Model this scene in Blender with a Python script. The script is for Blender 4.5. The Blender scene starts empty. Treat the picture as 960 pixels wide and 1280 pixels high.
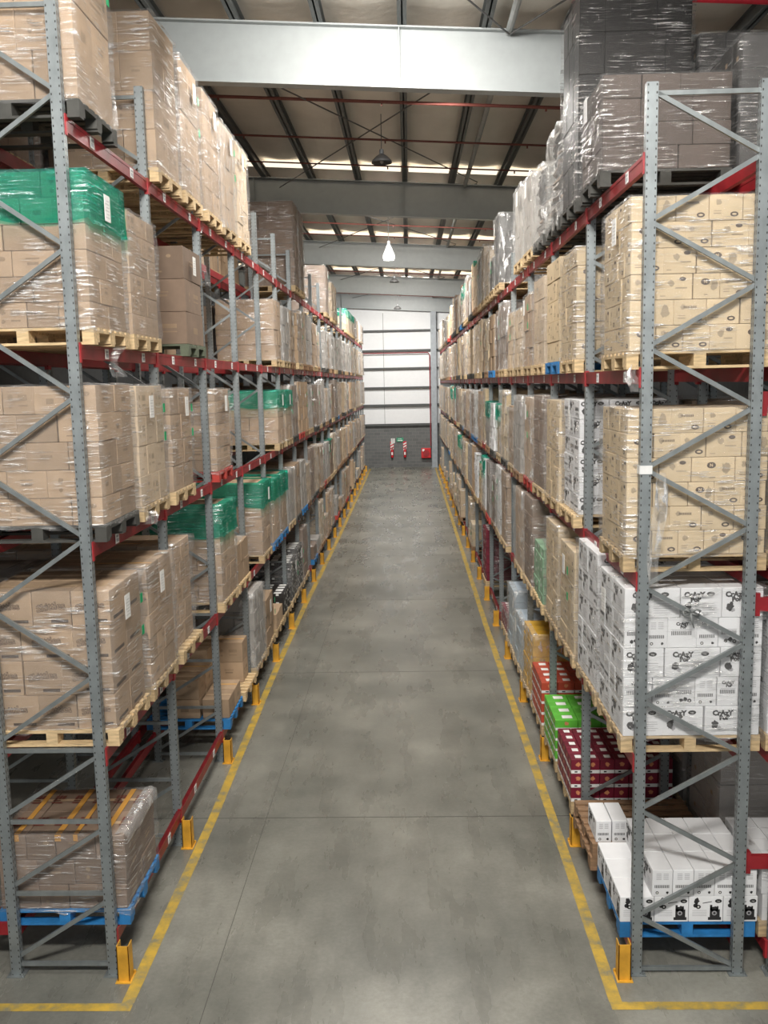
import bpy, math, random
from mathutils import Matrix, Vector
from math import sin, cos, pi
C = bpy.data.collections.new('warehouse'); bpy.context.scene.collection.children.link(C)
SC = bpy.context.scene
# ---------------------------------------------------------------- camera
F, YAW, PITCH, ROLL = 1159.13, 0.028884, 0.138266, -0.020595
CAM = Vector((0.40679, -7.65038, 5.2523))
fw = Vector((-sin(YAW)*cos(PITCH), cos(YAW)*cos(PITCH), -sin(PITCH)))
r0 = Vector((cos(YAW), sin(YAW), 0)); u0 = r0.cross(fw)
rt = cos(ROLL)*r0 + sin(ROLL)*u0; up = -sin(ROLL)*r0 + cos(ROLL)*u0
cd = bpy.data.cameras.new('camera'); cam = bpy.data.objects.new('camera', cd); C.objects.link(cam)
cam.matrix_world = Matrix(((rt.x, up.x, -fw.x, CAM.x), (rt.y, up.y, -fw.y, CAM.y), (rt.z, up.z, -fw.z, CAM.z), (0, 0, 0, 1)))
cd.sensor_fit = 'VERTICAL'; cd.sensor_height = 36.0; cd.lens = 36.0*F/1280.0; cd.clip_end = 200
SC.camera = cam
# ---------------------------------------------------------------- world, lights, exposure
SC.view_settings.view_transform = 'Standard'; SC.view_settings.look = 'None'
SC.view_settings.gamma = 1.0; SC.view_settings.use_curve_mapping = False
SC.view_settings.exposure = 0.2
w = bpy.data.worlds.new('daylight'); SC.world = w; w.use_nodes = True
w.node_tree.nodes['Background'].inputs[0].default_value = (0.93, 0.97, 1.0, 1)
w.node_tree.nodes['Background'].inputs[1].default_value = 0.16
def area(name, loc, rot, sx, sy, power, col=(1, .96, .9)):
    l = bpy.data.lights.new(name, 'AREA'); l.shape = 'RECTANGLE'; l.size = sx; l.size_y = sy; l.energy = power; l.color = col
    o = bpy.data.objects.new(name, l); o.location = loc; o.rotation_euler = rot; C.objects.link(o); return o
# added fill light from behind the camera, where nothing is built
area('rear_fill_light', (0, -14, 6.5), (math.radians(80), 0, 0), 14, 6, 260, (1, .98, .95))
SKY = 5.0          # strength of the translucent roof panels
# area lights added under the roof to brighten aisle, near rafter and end wall
for yy, pw, ang in ((-8.0, 1200, 58), (-1.0, 230, 10), (3.8, 330, 60), (9.6, 400, 0), (19.6, 750, 35), (30.6, 800, 40), (41.8, 850, 52)):
    area('roof_fill_light', (0.1, yy, 10.30), (math.radians(ang), 0, 0), 2.6, .9, pw, (1, .96, .90))
# ---------------------------------------------------------------- materials
def nt(name):
    m = bpy.data.materials.new(name); m.use_nodes = True; t = m.node_tree
    return m, t, t.nodes['Principled BSDF']
def N(t, kind, **kw):
    n = t.nodes.new(kind)
    for k, v in kw.items():
        if k.startswith('i_'):
            n.inputs[int(k[2:])].default_value = v
        else: setattr(n, k, v)
    return n
def mapped(t, scale, coord='Object'):
    tc = N(t, 'ShaderNodeTexCoord'); mp = N(t, 'ShaderNodeMapping'); mp.inputs[3].default_value = scale
    t.links.new(tc.outputs[coord], mp.inputs[0]); return mp.outputs[0]
def ramp(t, src, stops):
    r = N(t, 'ShaderNodeValToRGB'); e = r.color_ramp.elements
    while len(e) < len(stops): e.new(0.5)
    for k, (p, c) in enumerate(stops):
        e[k].position = p; e[k].color = c if len(c) == 4 else (*c, 1)
    t.links.new(src, r.inputs[0]); return r.outputs[0]
def noise(t, vec, scale, detail=3, rough=.55):
    n = N(t, 'ShaderNodeTexNoise'); n.inputs['Scale'].default_value = scale; n.inputs['Detail'].default_value = detail
    n.inputs['Roughness'].default_value = rough; t.links.new(vec, n.inputs['Vector']); return n.outputs[0]
def bump(t, b, src, strength=.3, dist=.01):
    n = N(t, 'ShaderNodeBump'); n.inputs['Strength'].default_value = strength; n.inputs['Distance'].default_value = dist
    t.links.new(src, n.inputs['Height']); t.links.new(n.outputs[0], b.inputs['Normal']); return n
MC = {}
def simple(name, col, rough=.6, metal=0.0, var=.12, scale=6, vary=0.0, stretch=(1, 1, 1), bmp=0.0, emit=None):
    if name in MC: return MC[name]
    m, t, b = nt(name)
    v = noise(t, mapped(t, stretch), scale, 4)
    lo = tuple(c*(1-var) for c in col); hi = tuple(min(1, c*(1+var)) for c in col)
    out = ramp(t, v, [(.3, lo), (.7, hi)])
    if vary:
        oi = N(t, 'ShaderNodeObjectInfo'); hs = N(t, 'ShaderNodeHueSaturation')
        mr = N(t, 'ShaderNodeMapRange'); mr.inputs[3].default_value = 1-vary; mr.inputs[4].default_value = 1+vary
        t.links.new(oi.outputs['Random'], mr.inputs[0]); t.links.new(mr.outputs[0], hs.inputs['Value'])
        t.links.new(out, hs.inputs['Color']); out = hs.outputs[0]
    t.links.new(out, b.inputs['Base Color'])
    b.inputs['Roughness'].default_value = rough; b.inputs['Metallic'].default_value = metal
    if bmp: bump(t, b, v, bmp, .01)
    if emit:
        b.inputs['Emission Color'].default_value = (*emit[0], 1); b.inputs['Emission Strength'].default_value = emit[1]
    MC[name] = m; return m
def steel_mat(name, col, holes=True, metal=.55, rough=.42):
    m, t, b = nt(name)
    v = noise(t, mapped(t, (1, 1, .6)), 9, 5)
    c = ramp(t, v, [(.3, tuple(x*.82 for x in col)), (.7, tuple(x*1.12 for x in col))])
    if holes:
        tc = N(t, 'ShaderNodeTexCoord'); sp = N(t, 'ShaderNodeSeparateXYZ'); t.links.new(tc.outputs['Object'], sp.inputs[0])
        def M(op, a, bb=None, cc=None):
            n = N(t, 'ShaderNodeMath', operation=op)
            for k, s in enumerate((a, bb, cc)):
                if s is None: continue
                if isinstance(s, (int, float)): n.inputs[k].default_value = s
                else: t.links.new(s, n.inputs[k])
            return n.outputs[0]
        zm = M('FRACT', M('MULTIPLY', sp.outputs[2], 1/.06)); zh = M('LESS_THAN', zm, .28)
        zh2 = M('LESS_THAN', zm, .5)
        ax = M('ABSOLUTE', sp.outputs[0]); ay = M('ABSOLUTE', sp.outputs[1])
        hx = M('MULTIPLY', M('LESS_THAN', M('ABSOLUTE', M('SUBTRACT', ax, .034)), .005), zh)
        hy = M('MULTIPLY', M('LESS_THAN', M('ABSOLUTE', M('SUBTRACT', ay, .018)), .006), zh2)
        h = M('MAXIMUM', hx, hy)
        mx = N(t, 'ShaderNodeMix', data_type='RGBA'); t.links.new(h, mx.inputs[0]); t.links.new(c, mx.inputs[6])
        mx.inputs[7].default_value = (.03, .03, .03, 1); c = mx.outputs[2]
        t.links.new(M('MULTIPLY', M('SUBTRACT', 1.0, h), metal), b.inputs['Metallic'])
    else: b.inputs['Metallic'].default_value = metal
    t.links.new(c, b.inputs['Base Color']); b.inputs['Roughness'].default_value = rough
    return m
def film_mat(name, col, base, streak, veil, along='z', rough=.16):
    m = bpy.data.materials.new(name); m.use_nodes = True; t = m.node_tree
    for n in list(t.nodes):
        if n.type != 'OUTPUT_MATERIAL': t.nodes.remove(n)
    out = [n for n in t.nodes if n.type == 'OUTPUT_MATERIAL'][0]
    tc = N(t, 'ShaderNodeTexCoord'); oi = N(t, 'ShaderNodeObjectInfo')
    ad = N(t, 'ShaderNodeVectorMath', operation='ADD'); t.links.new(tc.outputs['Object'], ad.inputs[0])
    sc = N(t, 'ShaderNodeVectorMath', operation='SCALE'); sc.inputs[0].default_value = (7, 5, 9); t.links.new(oi.outputs['Random'], sc.inputs['Scale'])
    t.links.new(sc.outputs[0], ad.inputs[1])
    def mp(s):
        q = N(t, 'ShaderNodeMapping'); q.inputs[3].default_value = s; t.links.new(ad.outputs[0], q.inputs[0]); return q.outputs[0]
    st = (1.8, 1.8, 26) if along == 'z' else (7, 7, 2.2)
    n1 = noise(t, mp(st), 2.2, 5, .6); n2 = noise(t, mp((1, 1, 1.6)), 2.4, 3)
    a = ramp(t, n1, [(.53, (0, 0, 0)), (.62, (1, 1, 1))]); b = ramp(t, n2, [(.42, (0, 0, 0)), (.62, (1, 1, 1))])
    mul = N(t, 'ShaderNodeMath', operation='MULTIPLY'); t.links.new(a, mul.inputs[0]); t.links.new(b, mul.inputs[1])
    bp = N(t, 'ShaderNodeBump'); bp.inputs['Strength'].default_value = .9; bp.inputs['Distance'].default_value = .03
    t.links.new(n1, bp.inputs['Height'])
    gl = N(t, 'ShaderNodeBsdfGlossy'); gl.inputs['Roughness'].default_value = rough; gl.inputs['Color'].default_value = (.95, .95, .95, 1)
    t.links.new(bp.outputs[0], gl.inputs['Normal'])
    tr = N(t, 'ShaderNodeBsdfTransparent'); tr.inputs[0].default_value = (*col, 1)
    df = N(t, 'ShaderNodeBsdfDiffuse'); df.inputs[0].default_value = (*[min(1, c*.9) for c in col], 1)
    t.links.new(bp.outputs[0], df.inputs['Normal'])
    f1 = N(t, 'ShaderNodeMath', operation='MULTIPLY_ADD'); t.links.new(mul.outputs[0], f1.inputs[0]); f1.inputs[1].default_value = veil; f1.inputs[2].default_value = veil*.16  # diffuse white along wrinkles: film haze plus highlights painted into the colour
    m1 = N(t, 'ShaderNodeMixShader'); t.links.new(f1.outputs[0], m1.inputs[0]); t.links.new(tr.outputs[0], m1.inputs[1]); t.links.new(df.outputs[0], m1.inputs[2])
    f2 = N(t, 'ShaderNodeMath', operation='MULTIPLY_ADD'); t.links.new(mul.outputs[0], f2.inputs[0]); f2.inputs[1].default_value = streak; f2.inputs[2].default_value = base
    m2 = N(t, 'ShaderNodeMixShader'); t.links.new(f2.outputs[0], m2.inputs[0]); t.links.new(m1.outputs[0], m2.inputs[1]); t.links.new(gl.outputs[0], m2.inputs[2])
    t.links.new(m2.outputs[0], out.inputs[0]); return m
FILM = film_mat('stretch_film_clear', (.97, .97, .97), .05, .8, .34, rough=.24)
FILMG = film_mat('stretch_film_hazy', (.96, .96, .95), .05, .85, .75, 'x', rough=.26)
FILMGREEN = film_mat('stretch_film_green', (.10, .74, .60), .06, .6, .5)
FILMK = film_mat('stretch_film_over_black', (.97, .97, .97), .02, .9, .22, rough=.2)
STEEL = steel_mat('galvanised_steel', (.27, .30, .31)); STEELB = steel_mat('galvanised_brace', (.25, .275, .28), False)
RED = simple('red_beam_paint', (.25, .014, .02), .42, var=.25, scale=5)
REDB = simple('red_bracket_paint', (.30, .016, .022), .45, var=.2)
YEL = simple('yellow_guard_paint', (.64, .33, .03), .5, var=.25)
WOOD = simple('pallet_wood', (.50, .37, .21), .8, var=.3, scale=7, vary=.2, stretch=(1, 6, 6))
WOODR = simple('pallet_wood_brown', (.30, .18, .10), .8, var=.3, scale=7, vary=.2, stretch=(1, 6, 6))
PBLUE = simple('pallet_blue_paint', (.02, .17, .42), .6, var=.3, scale=6)
PRED = simple('pallet_red_paint', (.42, .04, .03), .6, var=.2); PDARK = simple('pallet_dark', (.05, .05, .045), .75, var=.3)
PGRN = simple('pallet_green_grey', (.10, .12, .08), .75, var=.3)
KRAFT = simple('kraft_cardboard', (.37, .262, .17), .78, var=.10, scale=5, vary=.2)
KRAFTL = simple('pale_kraft_cardboard', (.50, .39, .27), .78, var=.08, scale=5, vary=.14)
KRAFTD = simple('dark_kraft_cardboard', (.20, .14, .10), .8, var=.12, scale=5, vary=.15)
CREAM = simple('cream_cardboard', (.56, .44, .28), .75, var=.05, scale=5, vary=.07)
WHITE = simple('white_cardboard', (.74, .75, .77), .65, var=.04, scale=5, vary=.05)
GREYC = simple('grey_cardboard', (.30, .28, .26), .75, var=.12, vary=.18)
DEEPB = simple('deep_brown_cardboard', (.075, .055, .045), .7, var=.15, vary=.12)
BLACKC = simple('black_wrapped_cardboard', (.018, .016, .015), .5, var=.3, vary=.2)
MAROON = simple('maroon_carton', (.17, .010, .028), .5, var=.25, vary=.15); REDC = simple('red_carton', (.42, .06, .03), .5, var=.2, vary=.15)
GREENC = simple('green_carton', (.10, .42, .04), .5, var=.18, vary=.12); YELC = simple('yellow_carton', (.62, .36, .03), .55, var=.2, vary=.1)
BLUEW = simple('pale_blue_pack', (.42, .50, .58), .5, var=.25, vary=.15); SOFTG = simple('pale_green_pack', (.22, .36, .24), .5, var=.3, vary=.2)
INK = simple('black_ink', (.02, .02, .022), .6); INKB = simple('brown_ink', (.07, .045, .03), .7); INKG = simple('grey_ink', (.34, .34, .36), .7)
INKT = simple('tan_ink', (.27, .19, .12), .75); TAPE = simple('packing_tape', (.62, .36, .12), .35, var=.08)
PAPER = simple('white_paper', (.78, .78, .76), .6, var=.04); STICK = simple('green_sticker', (.0, .33, .12), .5)
ORANGE = simple('orange_print', (.55, .22, .10), .6)
# ---------------------------------------------------------------- mesh helpers
class MB:
    def __init__(s): s.v = []; s.f = []; s.m = []
    def add(s, vs, fs, mi=0):
        n = len(s.v); s.v += [tuple(v) for v in vs]; s.f += [tuple(i+n for i in f) for f in fs]; s.m += [mi]*len(fs); return s
    def box(s, x0, x1, y0, y1, z0, z1, mi=0):
        return s.add([(x0, y0, z0), (x1, y0, z0), (x1, y1, z0), (x0, y1, z0), (x0, y0, z1), (x1, y0, z1), (x1, y1, z1), (x0, y1, z1)],
                     [(0, 3, 2, 1), (4, 5, 6, 7), (0, 1, 5, 4), (1, 2, 6, 5), (2, 3, 7, 6), (3, 0, 4, 7)], mi)
    def bar(s, a, b, wd, dp, mi=0, side=None):
        a = Vector(a); b = Vector(b); d = (b-a).normalized()
        sd = Vector(side) if side else (Vector((0, 1, 0)) if abs(d.y) < .9 else Vector((1, 0, 0)))
        u = d.cross(sd).normalized()*wd/2; v = d.cross(u).normalized()*dp/2
        vs = [a-u-v, a+u-v, a+u+v, a-u+v, b-u-v, b+u-v, b+u+v, b-u+v]
        return s.add(vs, [(0, 3, 2, 1), (4, 5, 6, 7), (0, 1, 5, 4), (1, 2, 6, 5), (2, 3, 7, 6), (3, 0, 4, 7)], mi)
    def tube(s, pts, r, n=8, mi=0):
        pts = [Vector(p) for p in pts]; rings = []
        for k, p in enumerate(pts):
            d = (pts[min(k+1, len(pts)-1)]-pts[max(k-1, 0)]).normalized()
            h = Vector((0, 0, 1)) if abs(d.z) < .9 else Vector((1, 0, 0))
            u = d.cross(h).normalized(); v = d.cross(u); rr = r[k] if isinstance(r, (list, tuple)) else r
            rings.append([p+u*rr*cos(2*pi*i/n)+v*rr*sin(2*pi*i/n) for i in range(n)])
        vs = [q for rg in rings for q in rg]; fs = []
        for k in range(len(rings)-1):
            for i in range(n): fs.append((k*n+i, k*n+(i+1) % n, (k+1)*n+(i+1) % n, (k+1)*n+i))
        fs += [tuple(range(n))[::-1], tuple((len(rings)-1)*n+i for i in range(n))]
        return s.add(vs, fs, mi)
    def lathe(s, prof, n=20, mi=0, c=(0, 0, 0)):
        vs = []; fs = []
        for r, z in prof:
            for i in range(n): vs.append((c[0]+r*cos(2*pi*i/n), c[1]+r*sin(2*pi*i/n), c[2]+z))
        for k in range(len(prof)-1):
            for i in range(n): fs.append((k*n+i, k*n+(i+1) % n, (k+1)*n+(i+1) % n, (k+1)*n+i))
        return s.add(vs, fs, mi)
    def mesh(s, name, mats, smooth=False):
        me = bpy.data.meshes.new(name); me.from_pydata(s.v, [], s.f)
        for m in (mats if isinstance(mats, (list, tuple)) else [mats]): me.materials.append(m)
        me.polygons.foreach_set('material_index', s.m)
        if smooth: me.polygons.foreach_set('use_smooth', [True]*len(s.f))
        me.update(); return me
def ob(name, me, parent=None, loc=(0, 0, 0), rot=(0, 0, 0), label=None, cat=None, group=None, kind=None):
    o = bpy.data.objects.new(name, me); o.location = loc; o.rotation_euler = rot; C.objects.link(o)
    if parent is not None: o.parent = parent
    if label: o['label'] = label
    if cat: o['category'] = cat
    if group: o['group'] = group
    if kind: o['kind'] = kind
    return o
def bevel(o, wdt=.004, seg=2):
    b = o.modifiers.new('edge', 'BEVEL'); b.width = wdt; b.segments = seg; b.limit_method = 'ANGLE'
ORD = ['first','second','third','fourth','fifth','sixth','seventh','eighth','ninth','tenth','eleventh','twelfth','thirteenth','fourteenth','fifteenth','sixteenth','seventeenth','eighteenth','nineteenth','twentieth',
 'twenty-first','twenty-second','twenty-third','twenty-fourth','twenty-fifth','twenty-sixth','twenty-seventh','twenty-eighth','twenty-ninth','thirtieth','thirty-first','thirty-second','thirty-third','thirty-fourth','thirty-fifth','thirty-sixth','thirty-seventh','thirty-eighth','thirty-ninth','fortieth']
SIDE = {-1: 'left rack', 1: 'right rack'}
LEVN = ['floor level', 'second level', 'third level', 'fourth level', 'top level']
rnd = random.Random(11)
# ---------------------------------------------------------------- structure
def floor_mat():
    m, t, b = nt('polished_concrete')
    o = mapped(t, (1, 1, 1)); n1 = noise(t, o, .55, 6, .6); n2 = noise(t, o, 22, 6, .75); n3 = noise(t, mapped(t, (1, .25, 1)), 2.5, 5, .6)
    c1 = ramp(t, n1, [(.30, (.13, .134, .118)), (.5, (.215, .214, .188)), (.70, (.33, .325, .285))])
    c2 = ramp(t, n2, [(.36, (.80, .80, .80)), (.64, (1.0, 1.0, 1.0))]); c3 = ramp(t, n3, [(.35, (.82, .82, .82)), (.6, (1, 1, 1))])
    def mul(a, bb):
        x = N(t, 'ShaderNodeMix', data_type='RGBA', blend_type='MULTIPLY'); x.inputs[0].default_value = 1; t.links.new(a, x.inputs[6]); t.links.new(bb, x.inputs[7]); return x.outputs[2]
    t.links.new(mul(mul(c1, c2), c3), b.inputs['Base Color'])
    r = ramp(t, n2, [(.35, (.2, .2, .2)), (.65, (.42, .42, .42))]); t.links.new(ramp(t, n3, [(.32, (.22, .22, .22)), (.68, (.37, .37, .37))]), b.inputs['Roughness'])
    bump(t, b, n2, .12, .004); return m
FLOOR = floor_mat()
ob('floor', MB().box(-14, 14, -14, 51, -.2, 0).mesh('floor', FLOOR), kind='structure')
jt = MB()
for y in (-2.7, 3.05, 8.8, 14.5, 20.3, 26.0, 31.8, 37.5, 43.2): jt.box(-12, 12, y-.007, y+.007, -.001, .0015)
for x in (-7.4, -1.42, 4.6): jt.box(x-.003, x+.003, -13, 50, -.001, .0015)
ob('floor_joint_lines', jt.mesh('joints', simple('joint_filler', (.07, .068, .06), .8)), kind='structure')
def yline_mat():
    m, t, b = nt('worn_yellow_line')
    n = noise(t, mapped(t, (1, 1, 1)), 5, 6, .7)
    c = ramp(t, n, [(.36, (.20, .19, .13)), (.48, (.38, .27, .06)), (.62, (.54, .35, .045))]); t.links.new(c, b.inputs['Base Color']); b.inputs['Roughness'].default_value = .5; return m
YL = yline_mat()
def line_strip(name, pts, wd):
    mb = MB()
    for (x0, y0), (x1, y1) in zip(pts, pts[1:]):
        d = Vector((x1-x0, y1-y0, 0)).normalized(); n_ = Vector((-d.y, d.x, 0))*wd/2
        a = Vector((x0, y0, .002)); bb = Vector((x1, y1, .002))
        mb.add([a-n_, a+n_, bb+n_, bb-n_], [(0, 3, 2, 1)])
    o = ob(name, mb.mesh(name, YL), kind='structure')
line_strip('floor_line_left', [(-2.10, -.38), (-2.08, 3), (-2.15, 8.8), (-2.16, 14), (-2.08, 24), (-2.04, 49.5)], .11)
line_strip('floor_line_right', [(2.08, -.37), (2.06, 3), (2.0, 12), (2.0, 25), (2.0, 49.5)], .11)
line_strip('floor_line_front_left', [(-9, -.43), (-2.05, -.43)], .10)
line_strip('floor_line_front_right', [(2.03, -.42), (9, -.42)], .10)
# end wall
def block_mat():
    m, t, b = nt('grey_blockwork')
    br = N(t, 'ShaderNodeTexBrick'); br.inputs['Color1'].default_value = (.11, .115, .115, 1); br.inputs['Color2'].default_value = (.14, .145, .145, 1)
    br.inputs['Mortar'].default_value = (.18, .18, .18, 1); br.inputs['Scale'].default_value = 1; br.inputs['Mortar Size'].default_value = .01
    br.inputs['Brick Width'].default_value = .4; br.inputs['Row Height'].default_value = .2
    tc = N(t, 'ShaderNodeTexCoord'); sp = N(t, 'ShaderNodeSeparateXYZ'); cb = N(t, 'ShaderNodeCombineXYZ')
    t.links.new(tc.outputs['Object'], sp.inputs[0]); t.links.new(sp.outputs[0], cb.inputs[0]); t.links.new(sp.outputs[2], cb.inputs[1])
    t.links.new(cb.outputs[0], br.inputs[0]); t.links.new(br.outputs[0], b.inputs['Base Color']); b.inputs['Roughness'].default_value = .8; return m
YW = 50.4
ob('wall_end', MB().box(-14, 14, YW, YW+.2, 0, 2.62).mesh('wall_end', block_mat()), kind='structure')
CLAD = simple('white_cladding', (.74, .76, .78), .5, var=.02)
ob('wall_end_cladding', MB().box(-14, 14, YW+.06, YW+.14, 2.62, 11.5).mesh('cl', CLAD), kind='structure')
sj = MB()
for x in (-6.1, -1.1, 3.9): sj.box(x-.015, x+.015, YW+.045, YW+.06, 2.7, 9.5)
ob('trim_1', sj.mesh('seams', simple('seam_grey', (.25, .26, .26))), kind='structure')
GIRT = simple('dark_girt', (.07, .075, .075), .6)
for k, z in enumerate((8.44, 7.24, 6.15, 4.97, 3.89, 2.68)):
    h = .08 if k < 4 else .1
    ob('wall_girt', MB().box(-12, 12, YW-.12, YW+.05, z-h, z+h*.4).box(-12, 12, YW-.16, YW-.12, z-h, z-h+.03).mesh('girt', GIRT), kind='structure')
for x in (-9, 9):
    ob('wall_side', MB().box(x-.1 if x < 0 else x, x if x < 0 else x+.1, -2, YW, 0, 12).mesh('ws', simple('dim_side_cladding', (.10, .105, .11))), kind='structure')
GREYS = simple('grey_painted_steel', (.33, .36, .37), .5, var=.05); WSTEEL = simple('pale_painted_steel', (.30, .325, .33), .42, var=.04)
def ibeam_col(name, x, y0, h, mat):
    mb = MB(); mb.box(x-.17, x+.17, y0, y0+.02, 0, h); mb.box(x-.17, x+.17, y0+.3, y0+.32, 0, h); mb.box(x-.012, x+.012, y0+.02, y0+.3, 0, h); mb.box(x-.22, x+.22, y0-.05, y0+.37, 0, .03)
    ob(name, mb.mesh(name, mat), kind='structure')
ibeam_col('wall_column', 1.98, 49.95, 9.5, simple('column_grey', (.30, .33, .36), .5))
# rafters, tapered slope
SL = -.06
def rafter(y, mat, span=11):
    mb = MB()
    def sl(x0, x1, ya, yb, za, zb):
        vs = [(x0, ya, za+SL*x0), (x1, ya, za+SL*x1), (x1, yb, za+SL*x1), (x0, yb, za+SL*x0), (x0, ya, zb+SL*x0), (x1, ya, zb+SL*x1), (x1, yb, zb+SL*x1), (x0, yb, zb+SL*x0)]
        mb.add(vs, [(0, 3, 2, 1), (4, 5, 6, 7), (0, 1, 5, 4), (1, 2, 6, 5), (2, 3, 7, 6), (3, 0, 4, 7)])
    sl(-span, span, y-.006, y+.006, 9.64, 10.48); sl(-span, span, y-.11, y+.11, 9.62, 9.645); sl(-span, span, y-.11, y+.11, 10.475, 10.50)
    for x in (-7.6, -3.6, .35, 4.4, 8.2): sl(x-.008, x+.008, y-.1, y+.1, 9.645, 10.475)
    ob('roof_rafter', mb.mesh('rafter', mat), kind='structure')
DARKS = simple('dark_painted_steel', (.13, .14, .145), .5, var=.05)
RY = (-3.8, 7.0, 17.8, 28.8, 40.0, 50.1)
for y, m in zip(RY, [WSTEEL]*6): rafter(y, m)
PUR = simple('purlin_steel', (.11, .12, .12), .55, var=.1)
mb = MB()
for k in range(-5, 8):
    x = -3.28+1.24*k+1.2; z = 10.5+SL*x
    mb.box(x-.07, x+.07, -12, 50.3, z, z+.012); mb.box(x-.012, x+.012, -12, 50.3, z, z+.2); mb.box(x-.07, x+.07, -12, 50.3, z+.188, z+.2)
ob('roof_purlins', mb.mesh('purlins', PUR), kind='structure')
# roof lining, sagging between purlins
mb = MB(); xs = [-11+.155*i for i in range(143)]; ys = [-12, -3, 7, 17.8, 28.8, 40, 50.6]
for y in ys:
    for x in xs:
        ph = ((x-(-3.28+1.2)) % 1.24)/1.24; mb.v.append((x, y, 10.80+SL*x-.07*sin(pi*ph)))
for j in range(len(ys)-1):
    for i in range(len(xs)-1):
        a = j*len(xs)+i; mb.f.append((a, a+len(xs), a+len(xs)+1, a+1)); mb.m.append(0)
def lining_mat():
    m, t, b = nt('roof_insulation_lining')
    n = noise(t, mapped(t, (1, .5, 1)), 1.4, 5); c = ramp(t, n, [(.3, (.66, .62, .55)), (.7, (.78, .74, .67))]); t.links.new(c, b.inputs['Base Color'])
    b.inputs['Roughness'].default_value = .45; bump(t, b, noise(t, mapped(t, (1, 1, 1)), 5, 5), .35, .03); return m
ob('ceiling', mb.mesh('lining', lining_mat(), True), kind='structure')
ob('ceiling_roof_sheet', MB().box(-12, 12, -12, 50.7, 11.6, 11.7).mesh('sheet', GREYS), kind='structure')
SKYM, t_, b_ = nt('translucent_roof_panel'); b_.inputs['Base Color'].default_value = (.9, .85, .75, 1)
b_.inputs['Emission Color'].default_value = (1, .86, .68, 1); b_.inputs['Emission Strength'].default_value = SKY*.22
for k, y in enumerate((17.1, 28.1, 39.3)):
    mb = MB()
    for q in range(-5, 8):
        x0 = -3.28+1.24*q+1.2+.1; x1 = x0+1.04
        mb.add([(x0, y-.35, 10.70+SL*x0), (x1, y-.35, 10.70+SL*x1), (x1, y+.35, 10.70+SL*x1), (x0, y+.35, 10.70+SL*x0)], [(0, 1, 2, 3)])
    ob('window_%d' % (k+1), mb.mesh('rooflight', SKYM), kind='structure')
# roof bracing and pipes
ROD = simple('brace_rod_steel', (.10, .10, .10), .5); PIPE = simple('rusty_red_pipe', (.16, .045, .035), .5); PIPER = simple('bright_red_pipe', (.62, .03, .05), .45)
for ya, yb in zip(RY[1:-1], RY[2:]):
    for s in (1, -1):
        a = (-2.6*s-.3, ya+.1, 10.42); b = (2.6*s-.3, yb-.1, 10.42)
        ob('roof_brace_rod', MB().tube([a, b], .013, 6).mesh('rod', ROD), kind='structure')
    ob('roof_strut_tube', MB().tube([(1.98, ya, 10.36), (1.98, yb, 10.36)], .055, 10).mesh('strut', simple('strut_grey', (.36, .38, .38))), kind='structure')
for (x0, x1) in ((1.98, 3.9), (1.98, .1)):
    ob('roof_brace_rod', MB().tube([(x0, 6.9, 10.3), (x1, 3.6, 10.42)], .014, 6).mesh('rod', ROD), kind='structure')
ob('roof_strut_tube', MB().tube([(1.98, -3.8, 10.36), (1.98, 7, 10.36)], .055, 10).mesh('strut', MC['strut_grey']), kind='structure')
for k, ya in enumerate(RY[1:-1]):
    for dy, r in ((3.2, .03), (5.9, .022), (8.3, .018)):
        mb = MB(); y = ya+dy; mb.tube([(-9, y, 10.35-SL*-9*-1), (9, y, 10.35+SL*9)], r, 8)
        for q in range(-6, 8, 3): mb.box(q-.015, q+.015, y-.015, y+.015, 10.28+SL*q, 10.36+SL*q)
        ob('sprinkler_pipe', mb.mesh('pipe', PIPE), label='thin rust-red sprinkler pipe %s under the roof between the %s and %s rafters' % (('nearest', 'middle', 'farthest')[(3.2, 5.9, 8.3).index(dy)], ORD[k], ORD[k+1]), cat='pipe', group='sprinkler pipes')
ob('sprinkler_pipe', MB().tube([(1.2, 5.4, 10.32), (9, 5.9, 10.05)], .035, 10).mesh('pipe', PIPER), label='bright red pipe crossing the roof corner above the tall black load', cat='pipe', group='sprinkler pipes')
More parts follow.
